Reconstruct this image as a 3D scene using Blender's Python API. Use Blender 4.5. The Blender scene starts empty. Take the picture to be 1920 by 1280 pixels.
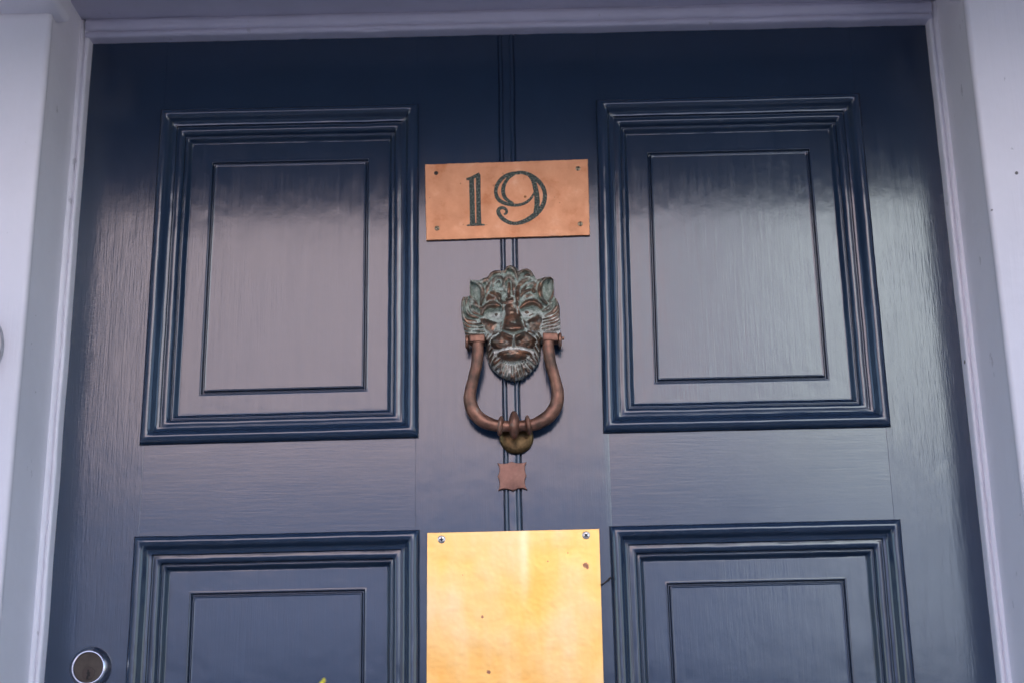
import bpy, bmesh, math, random
import numpy as np
from mathutils import Vector, Matrix, noise

random.seed(7)
S = bpy.context.scene
COL = S.collection
ZT = 2.17            # height of the visible top edge of the door above the pavement
MM = 0.001

# ------------------------------------------------------------------ camera
PITCH, YAW, ROLL = 0.287471, -0.0130903, -0.0158493
CAM = Vector((0.016556, -1.28846, -0.703331 + ZT))
_cy, _sy, _cp, _sp = math.cos(YAW), math.sin(YAW), math.cos(PITCH), math.sin(PITCH)
_f = Vector((_sy*_cp, _cy*_cp, _sp)); _r = Vector((_cy, -_sy, 0)); _u = _r.cross(_f)
_R = _r*math.cos(ROLL) + _u*math.sin(ROLL); _U = -_r*math.sin(ROLL) + _u*math.cos(ROLL)
cd = bpy.data.cameras.new('camera'); cam = bpy.data.objects.new('camera', cd); COL.objects.link(cam)
cam.matrix_world = Matrix(((_R.x, _U.x, -_f.x, CAM.x), (_R.y, _U.y, -_f.y, CAM.y), (_R.z, _U.z, -_f.z, CAM.z), (0, 0, 0, 1)))
cd.sensor_width = 36; cd.lens = 50.0; cd.clip_start = 0.05; cd.clip_end = 3000
cd.dof.use_dof = True; cd.dof.focus_distance = 1.325; cd.dof.aperture_fstop = 4.0
S.camera = cam

# ------------------------------------------------------------------ world, sun, exposure
SUN_EL, SUN_AZ = math.radians(41), math.radians(8)       # azimuth from +Y (behind the house) towards +X
w = bpy.data.worlds.new('World'); S.world = w; w.use_nodes = True
nt = w.node_tree; bg = nt.nodes['Background']
sky = nt.nodes.new('ShaderNodeTexSky'); sky.sky_type = 'NISHITA'; sky.sun_disc = False
sky.sun_elevation = SUN_EL; sky.sun_rotation = SUN_AZ; sky.air_density = 1.0; sky.dust_density = 1.2
nt.links.new(sky.outputs[0], bg.inputs[0]); bg.inputs[1].default_value = 0.08
sd = bpy.data.lights.new('sun', 'SUN'); sd.energy = 5.0; sd.angle = math.radians(0.5); sd.color = (1.0, 0.95, 0.91)
sun = bpy.data.objects.new('sun', sd); COL.objects.link(sun)
_sd = Vector((math.sin(SUN_AZ)*math.cos(SUN_EL), math.cos(SUN_AZ)*math.cos(SUN_EL), math.sin(SUN_EL)))
sun.rotation_euler = (-_sd).to_track_quat('-Z', 'Y').to_euler(); sun.location = (0, 30, 40)
S.view_settings.view_transform = 'Standard'; S.view_settings.look = 'None'
S.view_settings.gamma = 1.0; S.view_settings.use_curve_mapping = False
S.view_settings.exposure = 2.5

# ------------------------------------------------------------------ helpers
def tag(o, label=None, cat=None, group=None, kind=None):
    if label: o['label'] = label
    if cat: o['category'] = cat
    if group: o['group'] = group
    if kind: o['kind'] = kind
    return o

def empty(name, loc, label=None, cat=None, group=None):
    o = bpy.data.objects.new(name, None); COL.objects.link(o); o.location = loc
    o.empty_display_size = 0.1
    return tag(o, label, cat, group)

def link(name, me, mat, parent=None, smooth=None, wn=False):
    if smooth is not None:
        me.polygons.foreach_set('use_smooth', [True]*len(me.polygons))
        if smooth < 179: me.set_sharp_from_angle(angle=math.radians(smooth))
    o = bpy.data.objects.new(name, me); COL.objects.link(o)
    if mat: me.materials.append(mat)
    if parent:
        o.parent = parent
        o.matrix_parent_inverse = Matrix.Translation(-world_loc(parent))
    if wn:
        m = o.modifiers.new('wn', 'WEIGHTED_NORMAL'); m.keep_sharp = True
    return o

def world_loc(o):
    v = Vector(o.location)
    return v if o.parent is None else v          # only root empties carry a location

def from_bm(name, bm, mat, parent=None, smooth=None, wn=False):
    bmesh.ops.recalc_face_normals(bm, faces=bm.faces)
    me = bpy.data.meshes.new(name); bm.to_mesh(me); bm.free()
    return link(name, me, mat, parent, smooth, wn)

def from_py(name, v, f, mat, parent=None, smooth=None):
    me = bpy.data.meshes.new(name); me.from_pydata([tuple(p) for p in v], [], f); me.update()
    return link(name, me, mat, parent, smooth)

def add_box(bm, lo, hi, bevel=0.0, segs=3, cuts=None, jit=0.0, jf=12.0):
    """A box with rounded edges; cuts=(axis, n) slices it lengthwise so that it can waver a little."""
    lo, hi = Vector(lo), Vector(hi)
    t = bmesh.new(); bmesh.ops.create_cube(t, size=1)
    for v in t.verts: v.co = Vector([(lo[i]+hi[i])/2 + v.co[i]*(hi[i]-lo[i]) for i in range(3)])
    if bevel > 0:
        bmesh.ops.bevel(t, geom=list(t.edges), offset=bevel, segments=segs, profile=0.5, affect='EDGES')
    if cuts:
        ax, n = cuts
        for k in range(1, n):
            p = Vector((0, 0, 0)); p[ax] = lo[ax] + (hi[ax]-lo[ax])*k/n
            nn = Vector((0, 0, 0)); nn[ax] = 1
            bmesh.ops.bisect_plane(t, geom=list(t.verts)+list(t.edges)+list(t.faces), plane_co=p, plane_no=nn)
    if jit:
        for v in t.verts:
            q = v.co*jf
            v.co += Vector((noise.noise(q), noise.noise(q+Vector((9, 3, 1))), noise.noise(q+Vector((2, 8, 5)))))*jit
    me = bpy.data.meshes.new('t'); t.to_mesh(me); t.free(); bm.from_mesh(me); bpy.data.meshes.remove(me)

def box(name, lo, hi, mat, parent=None, bevel=0.002, segs=3, cuts=None, jit=0.0, jf=12.0):
    bm = bmesh.new(); add_box(bm, lo, hi, bevel, segs, cuts, jit, jf)
    return from_bm(name, bm, mat, parent, 40, True)

def chaikin(p, n=2, closed=False):
    p = [tuple(q) for q in p]
    for _ in range(n):
        o = [] if closed else [p[0]]
        m = len(p)
        for i in range(m if closed else m-1):
            a, b = p[i], p[(i+1) % m]
            o.append(tuple(a[k]*.75+b[k]*.25 for k in range(len(a))))
            o.append(tuple(a[k]*.25+b[k]*.75 for k in range(len(a))))
        if not closed: o.append(p[-1])
        p = o
    return p

def catmull(pts, n):
    """n samples along a smooth curve through pts (any dimension)."""
    P = [np.array(p, float) for p in pts]; P = [2*P[0]-P[1]] + P + [2*P[-1]-P[-2]]
    m = len(P)-3; out = []
    for k in range(n):
        t = k/(n-1)*m; i = min(int(t), m-1); t -= i
        a, b, c, d = P[i:i+4]
        out.append(.5*((2*b)+(-a+c)*t+(2*a-5*b+4*c-d)*t*t+(-a+3*b-3*c+d)*t**3))
    return out

def lathe_bm(prof, axis='y', n=48, center=(0, 0, 0), caps=(True, True)):
    """prof: (r, t); spins about an axis through center. t runs along the axis."""
    bm = bmesh.new(); rings = []
    c = Vector(center)
    for r, t in prof:
        ring = []
        for k in range(n):
            a = 2*math.pi*k/n; p, q = r*math.cos(a), r*math.sin(a)
            co = {'y': (p, t, q), 'x': (t, p, q), 'z': (p, q, t)}[axis]
            ring.append(bm.verts.new(c+Vector(co)))
        rings.append(ring)
    for a, b in zip(rings, rings[1:]):
        for k in range(n): bm.faces.new((a[k], a[(k+1) % n], b[(k+1) % n], b[k]))
    if caps[0]: bm.faces.new(rings[0])
    if caps[1]: bm.faces.new(rings[-1])
    return bm

def tube_bm(pts, rad, n=20, wob=0.0):
    bm = bmesh.new(); rings = []; m = len(pts)
    P = [Vector(p) for p in pts]; prev = Vector((0, 1, 0))
    for i in range(m):
        t = (P[min(i+1, m-1)]-P[max(i-1, 0)]).normalized()
        s = (prev - t*prev.dot(t)).normalized(); q = t.cross(s)
        r = rad[i] if hasattr(rad, '__len__') else rad; ring = []
        for k in range(n):
            a = 2*math.pi*k/n; d = s*math.cos(a)+q*math.sin(a)
            co = P[i]+d*r
            if wob: co += d*noise.noise(co*180)*wob
            ring.append(bm.verts.new(co))
        rings.append(ring)
    for a, b in zip(rings, rings[1:]):
        for k in range(n): bm.faces.new((a[k], a[(k+1) % n], b[(k+1) % n], b[k]))
    bm.faces.new(rings[0]); bm.faces.new(rings[-1])
    return bm

# ------------------------------------------------------------------ materials
def newmat(name):
    m = bpy.data.materials.new(name); m.use_nodes = True
    t = m.node_tree; return m, t, t.nodes['Principled BSDF']

class NB:
    """small helper to write node trees"""
    def __init__(s, t): s.t = t
    def n(s, ty, **kw):
        d = s.t.nodes.new(ty)
        for k, v in kw.items(): setattr(d, k, v)
        return d
    def l(s, a, b): s.t.links.new(a, b)
    def coords(s, scale=(1, 1, 1), rot=(0, 0, 0), loc=(0, 0, 0)):
        c = s.n('ShaderNodeTexCoord'); m = s.n('ShaderNodeMapping')
        m.inputs['Scale'].default_value = scale; m.inputs['Rotation'].default_value = rot; m.inputs['Location'].default_value = loc
        s.l(c.outputs['Object'], m.inputs[0]); return m.outputs[0]
    def noise(s, vec, scale, detail=3, rough=.5, dist=0.0):
        d = s.n('ShaderNodeTexNoise'); d.inputs['Scale'].default_value = scale; d.inputs['Detail'].default_value = detail
        d.inputs['Roughness'].default_value = rough; d.inputs['Distortion'].default_value = dist
        s.l(vec, d.inputs['Vector']); return d.outputs['Fac']
    def ramp(s, fac, stops):
        d = s.n('ShaderNodeValToRGB'); e = d.color_ramp.elements
        while len(e) < len(stops): e.new(.5)
        for q, (p, c) in zip(e, stops):
            q.position = p; q.color = c if len(c) == 4 else (*c, 1)
        s.l(fac, d.inputs[0]); return d.outputs[0]
    def mix(s, fac, a, b):
        d = s.n('ShaderNodeMix', data_type='RGBA')
        for sock, v in ((d.inputs[0], fac), (d.inputs[6], a), (d.inputs[7], b)):
            if hasattr(v, 'is_linked'): s.l(v, sock)
            elif isinstance(v, (int, float)): sock.default_value = v
            else: sock.default_value = (*v, 1)
        return d.outputs[2]
    def math(s, op, a, b=0.0, c=None):
        d = s.n('ShaderNodeMath', operation=op)
        for i, v in enumerate((a, b) if c is None else (a, b, c)):
            if hasattr(v, 'is_linked'): s.l(v, d.inputs[i])
            else: d.inputs[i].default_value = v
        return d.outputs[0]
    def bump(s, h, dist, prev=None, strength=1.0):
        d = s.n('ShaderNodeBump'); d.inputs['Strength'].default_value = strength; d.inputs['Distance'].default_value = dist
        s.l(h, d.inputs['Height'])
        if prev is not None: s.l(prev, d.inputs['Normal'])
        return d.outputs[0]

def gloss_paint(name, grain, base=(0.0155, 0.031, 0.062), k=1.0, r0=.10):
    """dark slate-blue gloss, laid on by brush: streaks run along the grain ('x', 'z' or None)"""
    m, t, b = newmat(name); B = NB(t)
    lo, hi = 42.0, 700.0
    sc = {'z': (hi, hi, lo), 'x': (lo, hi, hi), 'n': (190, 190, 190)}[grain]
    v = B.coords(sc); v1 = B.coords((1, 1, 1)); v2 = B.coords(tuple(q*.33 for q in sc), loc=(3, 1, 7))
    fine = B.noise(v, 1.0, 2, .55, .4); mid = B.noise(v2, 1.0, 3, .5, .6)
    longw = B.noise(v1, 26, 2, .5); orange = B.noise(v1, 330, 2, .5)
    patch = B.noise(v1, 9, 3, .6)
    amp = B.math('MULTIPLY_ADD', B.ramp(patch, [(.35, (0, 0, 0)), (.68, (1, 1, 1))]), 1.7, .3)          # some areas brushed out, others ropey
    fine2 = B.math('MULTIPLY', fine, amp)
    n = B.bump(longw, 0.00024*k)
    n = B.bump(mid, 0.00007*k, n)
    n = B.bump(fine2, 0.00006*k, n)
    n = B.bump(orange, 0.00002, n)
    B.l(n, b.inputs['Normal'])
    c = B.mix(B.ramp(patch, [(.3, (0, 0, 0)), (.7, (1, 1, 1))]), base, tuple(q*1.18 for q in base))
    B.l(c, b.inputs['Base Color'])
    rr = B.n('ShaderNodeMapRange'); rr.inputs['To Min'].default_value = r0; rr.inputs['To Max'].default_value = r0+.12
    B.l(mid, rr.inputs['Value']); B.l(rr.outputs[0], b.inputs['Roughness'])
    b.inputs['IOR'].default_value = 1.64
    return m

PAINT_V = gloss_paint('slate_gloss_upright', 'z')
PAINT_H = gloss_paint('slate_gloss_level', 'x', k=.45)
PAINT_N = gloss_paint('slate_gloss_moulded', 'n', k=.6, r0=.10)

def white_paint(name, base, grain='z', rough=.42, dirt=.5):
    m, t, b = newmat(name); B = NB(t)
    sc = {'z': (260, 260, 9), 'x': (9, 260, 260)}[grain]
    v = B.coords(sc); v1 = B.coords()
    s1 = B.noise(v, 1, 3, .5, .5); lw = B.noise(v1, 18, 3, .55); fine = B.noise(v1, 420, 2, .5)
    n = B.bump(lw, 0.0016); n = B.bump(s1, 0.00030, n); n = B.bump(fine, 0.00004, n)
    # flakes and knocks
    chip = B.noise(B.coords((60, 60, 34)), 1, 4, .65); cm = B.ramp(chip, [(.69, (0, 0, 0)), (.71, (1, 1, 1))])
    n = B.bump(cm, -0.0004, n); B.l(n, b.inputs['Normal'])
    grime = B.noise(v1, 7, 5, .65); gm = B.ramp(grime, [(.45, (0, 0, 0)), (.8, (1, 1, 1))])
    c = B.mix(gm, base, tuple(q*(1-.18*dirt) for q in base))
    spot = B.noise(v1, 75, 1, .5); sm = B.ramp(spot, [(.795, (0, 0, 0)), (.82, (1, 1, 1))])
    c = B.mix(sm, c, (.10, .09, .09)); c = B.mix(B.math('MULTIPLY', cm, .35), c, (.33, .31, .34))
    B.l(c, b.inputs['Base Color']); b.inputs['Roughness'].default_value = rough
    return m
WHITE_V = white_paint('lilac_white_paint', (.83, .80, .86), 'z')
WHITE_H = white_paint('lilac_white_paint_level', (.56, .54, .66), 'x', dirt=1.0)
STONE = white_paint('masonry_white_paint', (.71, .685, .735), 'z', rough=.6)

def simple(name, col, rough=.5, metal=0.0, noise_scale=None, var=.25, bump=0.0):
    m, t, b = newmat(name); B = NB(t)
    b.inputs['Roughness'].default_value = rough; b.inputs['Metallic'].default_value = metal
    if noise_scale:
        f = B.noise(B.coords(), noise_scale, 4, .6)
        B.l(B.mix(B.ramp(f, [(.3, (0, 0, 0)), (.7, (1, 1, 1))]), tuple(c*(1-var) for c in col), tuple(min(1, c*(1+var)) for c in col)), b.inputs['Base Color'])
        if bump: B.l(B.bump(f, bump), b.inputs['Normal'])
    else: b.inputs['Base Color'].default_value = (*col, 1)
    return m

def copper_mat():
    m, t, b = newmat('dull_copper'); B = NB(t)
    v = B.coords()
    f = B.noise(v, 38, 5, .65); g = B.noise(v, 900, 2, .6); h = B.noise(v, 130, 3, .6)
    c = B.ramp(f, [(.3, (.56, .22, .095)), (.45, (.66, .305, .155)), (.58, (.70, .335, .175)), (.72, (.76, .41, .25))])
    sp = B.ramp(B.noise(v, 240, 1, .5), [(.75, (0, 0, 0)), (.80, (1, 1, 1))])
    c = B.mix(B.math('MULTIPLY', sp, .5), c, (.30, .12, .06))
    B.l(c, b.inputs['Base Color']); b.inputs['Metallic'].default_value = .6
    B.l(B.math('MULTIPLY_ADD', h, .3, .38), b.inputs['Roughness'])
    n = B.bump(g, 0.00003); n = B.bump(f, 0.0004, n); B.l(n, b.inputs['Normal'])
    return m
COPPER = copper_mat()

def brass_mat():
    m, t, b = newmat('worn_brass'); B = NB(t)
    v = B.coords(); vs = B.coords((38, 38, 9))
    a = B.noise(vs, 1, 3, .5); f = B.noise(v, 16, 4, .6); g = B.noise(v, 700, 2, .6)
    s = B.math('ADD', B.math('MULTIPLY', a, .5), B.math('MULTIPLY', f, .5))
    c = B.ramp(s, [(.34, (.84, .42, .10)), (.45, (.82, .475, .15)), (.55, (.83, .535, .22)), (.68, (.86, .63, .34))])
    # run mark and light reflection painted into the colour below the top edge
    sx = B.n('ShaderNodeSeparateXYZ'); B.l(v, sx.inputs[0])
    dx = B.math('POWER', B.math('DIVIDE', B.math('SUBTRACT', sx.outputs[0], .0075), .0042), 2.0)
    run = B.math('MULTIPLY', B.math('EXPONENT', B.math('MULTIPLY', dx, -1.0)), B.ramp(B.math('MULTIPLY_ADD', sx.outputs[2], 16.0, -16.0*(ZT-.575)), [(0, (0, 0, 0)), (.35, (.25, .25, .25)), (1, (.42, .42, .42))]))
    c = B.mix(B.math('MULTIPLY', run, B.math('ADD', f, .35)), c, (.95, .82, .58))  # run mark together with the painted light reflection
    B.l(c, b.inputs['Base Color']); b.inputs['Metallic'].default_value = .85
    B.l(B.math('MULTIPLY_ADD', s, .5, .16), b.inputs['Roughness'])
    n = B.bump(f, 0.0010); n = B.bump(g, 0.00002, n); B.l(n, b.inputs['Normal'])
    return m
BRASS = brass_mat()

def bronze_mat(name='patinated_bronze', attr=True):
    """brown bronze on the worn heights, green and chalky verdigris lodged in the hollows"""
    m, t, b = newmat(name); B = NB(t)
    v = B.coords(); f = B.noise(v, 260, 5, .7); g = B.noise(v, 70, 4, .6); h = B.noise(v, 900, 2, .6)
    br = B.ramp(B.math('ADD', B.math('MULTIPLY', g, .6), B.math('MULTIPLY', f, .4)), [(.36, (.085, .066, .052)), (.5, (.22, .122, .080)), (.62, (.42, .19, .105))])
    br = B.mix(B.ramp(B.noise(v, 120, 3, .6), [(.40, (0, 0, 0)), (.66, (.85, .85, .85))]), br, (.12, .12, .095))
    if attr:
        at = B.n('ShaderNodeAttribute', attribute_name='verdigris'); aw = B.n('ShaderNodeAttribute', attribute_name='chalk')
        fac = B.math('ADD', at.outputs['Fac'], B.math('MULTIPLY', B.math('SUBTRACT', f, .5), .9))
        chalk = aw.outputs['Fac']
    else:
        fac = B.math('ADD', B.math('MULTIPLY', B.math('SUBTRACT', g, .50), 2.2), B.math('MULTIPLY', B.math('SUBTRACT', f, .5), 1.2)); chalk = None
    vm = B.ramp(fac, [(.30, (0, 0, 0)), (.70, (1, 1, 1))])
    gr = B.ramp(f, [(.3, (.11, .14, .11)), (.48, (.30, .355, .295)), (.68, (.56, .60, .52))])
    if chalk is not None:
        gr = B.mix(chalk, gr, B.ramp(f, [(.35, (.48, .46, .41)), (.6, (.86, .83, .76))]))
    if not attr: br = B.ramp(g, [(.32, (.12, .075, .055)), (.5, (.25, .125, .085)), (.68, (.38, .19, .125))])
    if not attr: gr = B.ramp(f, [(.3, (.12, .15, .12)), (.6, (.24, .28, .25))])
    B.l(B.mix(vm, br, gr), b.inputs['Base Color'])
    B.l(B.math('MULTIPLY_ADD', vm, -.7, .7), b.inputs['Metallic'])
    B.l(B.math('MULTIPLY_ADD', vm, .45 if attr else .25, .29 if attr else .46), b.inputs['Roughness'])
    n = B.bump(f, 0.0003); n = B.bump(h, 0.00008, n); B.l(n, b.inputs['Normal'])
    return m
BRONZE = bronze_mat(); BRONZE_RING = bronze_mat('worn_bronze_bar', False)

CHROME = simple('chrome', (.80, .80, .84), .14, 1.0, 60, .05)
DARK_BRASS = simple('tarnished_brass', (.062, .051, .043), .5, .5, 90, .2)
OLD_BRASS = simple('dirty_brass', (.13, .080, .034), .42, .8, 260, .5, .0004)
BLACK = simple('black_slot', (.004, .004, .005), .7)
STEEL = simple('screw_steel', (.62, .60, .57), .32, .9, 300, .2)
SCREW_OLD = simple('tarnished_screw', (.30, .25, .16), .4, .8, 500, .5, .0001)
def enamel_mat():
    m, t, b = newmat('perished_enamel'); B = NB(t); v = B.coords()
    f = B.noise(v, 620, 4, .7); g = B.noise(v, 260, 3, .6)
    c = B.ramp(f, [(.36, (.014, .018, .015)), (.48, (.045, .056, .046)), (.57, (.10, .12, .092)), (.68, (.36, .35, .27))])
    c = B.mix(B.ramp(g, [(.52, (0, 0, 0)), (.64, (.4, .4, .4))]), c, (.04, .085, .045))
    B.l(c, b.inputs['Base Color']); b.inputs['Roughness'].default_value = .5; b.inputs['Metallic'].default_value = .2
    B.l(B.bump(f, .0006), b.inputs['Normal']); return m
ENAMEL = enamel_mat()

# ------------------------------------------------------------------ ground, street and the houses that the gloss reflects
GROUND = simple('earth', (.16, .15, .12), .9, 0, 2, .2)
ASPHALT = simple('asphalt', (.055, .055, .058), .85, 0, 60, .3, .004)
PAVING = simple('paving', (.26, .25, .24), .85, 0, 5, .15, .002)
bm = bmesh.new(); bmesh.ops.create_grid(bm, x_segments=8, y_segments=8, size=600)
for v in bm.verts: v.co.z = -0.13
tag(from_bm('ground', bm, GROUND), kind='structure')
def strip(name, lo, hi, mat):
    bm = bmesh.new(); add_box(bm, lo, hi, .01, 2); return tag(from_bm(name, bm, mat, None, 40, True), kind='structure')
strip('road', (-60, -9.6, -.20), (60, -2.6, -.10), ASPHALT)
strip('pavement', (-60, -2.597, -.20), (60, -.02, 0), PAVING)
strip('far_pavement', (-60, -12.0, -.20), (60, -9.603, 0), PAVING)

def far_house(x0, x1, y, h, wallcol, wins, label, depth=8, wallvar=.08, base=None, bz=4.1):
    wm = simple('render_wall', wallcol, .85, 0, 3.0, wallvar, .004)
    r = empty('house', ((x0+x1)/2, y, 0), label, 'house')
    # front wall with real openings: strips between the windows
    bm2 = bmesh.new()
    xs = sorted({x0, x1} | {q for a in wins for q in (a[0], a[1])}); zs = sorted({0, h} | {q for a in wins for q in (a[2], a[3])} | ({bz} if base else set()))
    bm = bmesh.new(); T = .28
    for i in range(len(xs)-1):
        for j in range(len(zs)-1):
            mx, mz = (xs[i]+xs[i+1])/2, (zs[j]+zs[j+1])/2
            if any(a[0] < mx < a[1] and a[2] < mz < a[3] for a in wins): continue
            add_box(bm2 if base and mz < bz else bm, (xs[i], y-T, zs[j]), (xs[i+1], y, zs[j+1]))
    bmesh.ops.remove_doubles(bm, verts=bm.verts, dist=.0005)
    add_box(bm, (x0, y-depth, 0), (x1, y-T-.004, h))
    from_bm('wall', bm, wm, r)
    if base: from_bm('reflector_ground_floor', bm2, simple('reflector_blue', base, .8, 0, 3.0, .1, .004), r)  # added bluish lower storey, there to tint the low reflections in the door
    else: bm2.free()
    fm = simple('sash_paint', (.72, .72, .70), .4); gm = simple('dark_pane', (.02, .025, .03), .05)
    for a in wins:
        bm = bmesh.new(); t = .07
        add_box(bm, (a[0]+.003, y-.16, a[2]+.003), (a[0]+t, y-.08, a[3]-.003)); add_box(bm, (a[1]-t, y-.16, a[2]+.003), (a[1]-.003, y-.08, a[3]-.003))
        add_box(bm, (a[0]+t, y-.158, a[2]+.003), (a[1]-t, y-.082, a[2]+t)); add_box(bm, (a[0]+t, y-.158, a[3]-t), (a[1]-t, y-.082, a[3]-.003))
        mz = (a[2]+a[3])/2; add_box(bm, (a[0]+t, y-.156, mz-.03), (a[1]-t, y-.084, mz+.03))
        f = from_bm('window', bm, fm, r)
        bm = bmesh.new(); add_box(bm, (a[0]+.03, y-.135, a[2]+.03), (a[1]-.03, y-.12, a[3]-.03)); from_bm('pane', bm, gm, f)
    rm = simple('roof_slate', (.09, .09, .10), .7, 0, 8, .2)
    bm = bmesh.new()
    a = [bm.verts.new(p) for p in ((x0-.1, y+.3, h), (x1+.1, y+.3, h), (x1+.1, y-depth-.3, h), (x0-.1, y-depth-.3, h), (x0-.1, y-depth/2, h+2.6), (x1+.1, y-depth/2, h+2.6))]
    for q in ((0, 1, 5, 4), (2, 3, 4, 5), (1, 2, 5), (3, 0, 4), (3, 2, 1, 0)): bm.faces.new([a[k] for k in q])
    from_bm('roof', bm, rm, r)
    return r
far_house(-4.25, 1.10, -12.0, 9.6, (.63, .525, .555), [(-2.9, -2.1, .6, 1.6), (-.5, .3, .6, 1.6), (-3.2, -2.2, 7.7, 9.0), (-.7, .3, 7.7, 9.0)],
          'pinkish rendered house facing the door from across the street', base=(.155, .19, .31))
far_house(1.104, 2.40, -12.0, 9.0, (.50, .52, .60), [(1.4, 2.1, .6, 1.6)],
          'narrow grey blue house facing the door from across the street', base=(.19, .23, .34))
far_house(2.404, 4.65, -12.0, 9.2, (.80, .91, .97), [(2.9, 3.6, .6, 1.6), (2.65, 3.05, 3.9, 4.7)],
          'narrow white house facing the door from across the street', base=(.36, .43, .54))
far_house(-13.5, -4.35, -14.5, 8.6, (.09, .085, .10), [(-7.2, -6.2, 3.6, 5.4), (-10.5, -9.5, 3.6, 5.4)],
          'dark brick house set back across the street', wallvar=.2)
far_house(4.75, 12.5, -13.4, 8.8, (.13, .12, .14), [(5.2, 6.2, 3.6, 5.4), (8.5, 9.5, 3.6, 5.4)],
          'dark stone house set back across the street', wallvar=.2)

# ------------------------------------------------------------------ the house the door belongs to
FY = -0.060                                         # front face of the house wall
bm = bmesh.new()
HT = 12.6
for lo, hi in (((-7, FY, 0), (-.64, 9, HT)), ((.64, FY, 0), (7, 9, HT)), ((-.64, FY, ZT+.031), (.64, 9, HT)), ((-.64, .30, 0), (.64, 9, ZT+.0312))):
    add_box(bm, lo, hi)
hw = from_bm('house_wall', bm, STONE)
tag(hw, 'white painted house wall around the dark blue front door', 'wall')
strip('doorstep', (-.62, -.42, 0.003), (.62, .028, .165), PAVING)

# ------------------------------------------------------------------ door surround
W, BW = .420, .0094
ds = empty('door_surround', (0, 0, .17), 'pale lilac painted wooden surround with jambs and head framing the blue door', 'door surround')
DEP = -.0982
for s in (-1, 1):
    x0, x1 = sorted((s*(W+BW), s*(W+.20)))
    # inner reveal of each jamb and its soft front corner
    bm = bmesh.new(); add_box(bm, (x0, DEP+.004, .17), (x1, .06, ZT+.0308), .0015, 2, (2, 60), .0007, 9)
    from_bm('jamb', bm, WHITE_V, ds, 40, True)
    # beaded stop against the door: two small rounded lists with a quirk between
    bm = bmesh.new()
    prof = chaikin([(0, .030), (0, .0015), (.0004, -.0095), (.0014, -.0118), (.0034, -.0122), (.0049, -.0112), (.0054, -.0098), (.0059, -.0112), (.0072, -.0128), (.0094, -.0132), (.0106, -.0132)], 2)
    n = 160; rows = []
    for k in range(n+1):
        z = .17 + (ZT+.02-.17)*k/n; row = []
        for u, y in prof:
            q = Vector((s*3+u*60, 0, z*16)); d = noise.noise(q)*.0006 + noise.noise(q*4)*.00022
            row.append(bm.verts.new((s*(W+u)+d, y+noise.noise(q*2+Vector((5, 5, 5)))*.0003, z)))
        rows.append(row)
    for a, b in zip(rows, rows[1:]):
        for k in range(len(prof)-1): bm.faces.new((a[k], a[k+1], b[k+1], b[k]))
    from_bm('stop_bead', bm, WHITE_V, ds, 50)
# head of the reveal and its bead
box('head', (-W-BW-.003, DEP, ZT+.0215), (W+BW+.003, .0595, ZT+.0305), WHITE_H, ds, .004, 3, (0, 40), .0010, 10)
bm = bmesh.new()
prof = chaikin([(0.0002, .030), (0, .0015), (.0006, -.0115), (.002, -.0135), (.0052, -.0138), (.0068, -.0125), (.0076, -.0112), (.0084, -.0128), (.0108, -.0150), (.0168, -.0155), (.0190, -.0140), (.0202, -.0120), (.0222, -.0122)], 2)
rows = []; n = 220
for k in range(n+1):
    x = -W-.004 + (2*W+.008)*k/n; row = []
    for u, y in prof:
        q = Vector((x*14, 3, u*60)); rag = (max(0, noise.noise(q*5+Vector((0, 7, 0)))-.25)*.0026 if u < .003 else 0)
        row.append(bm.verts.new((x, y+noise.noise(q)*.0005+rag, ZT+u+noise.noise(q*1.3)*.0006+noise.noise(q*6)*.0003+rag*.6)))
    rows.append(row)
for a, b in zip(rows, rows[1:]):
    for k in range(len(prof)-1): bm.faces.new((a[k], a[k+1], b[k+1], b[k]))
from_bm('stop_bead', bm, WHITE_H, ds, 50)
# pilasters stand in front of the jambs, with capitals under a hood
for s in (-1, 1):
    xa = W+BW+.0015
    bm = bmesh.new(); xs = sorted((s*(xa-.0026), s*(xa+.17)))
    add_box(bm, (xs[0], DEP-.001, .17), (xs[1], DEP+.009, ZT-.006), .0040, 4, (2, 70), .0009, 8)
    from_bm('pilaster', bm, STONE, ds, 40, True)
    bm = bmesh.new(); xs = sorted((s*(xa-.015), s*(xa+.19)))
    add_box(bm, (xs[0], DEP-.036, ZT-.021), (xs[1], DEP+.02, ZT+.03), .006, 4, (0, 8), .0008, 14)
    from_bm('capital', bm, WHITE_V, ds, 40, True)
HOOD_Y, HOOD_Z = -.54, .0315
bm = bmesh.new()
add_box(bm, (-.75, HOOD_Y, ZT+HOOD_Z), (.75, FY-.002, ZT+HOOD_Z+.06), .006, 3)
add_box(bm, (-.79, HOOD_Y-.04, ZT+HOOD_Z+.063), (.79, FY-.002, ZT+HOOD_Z+.12), .008, 3)
from_bm('hood', bm, simple('hood_boards', (.17, .17, .21), .7, 0, 20, .2), ds, 40, True)

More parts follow.
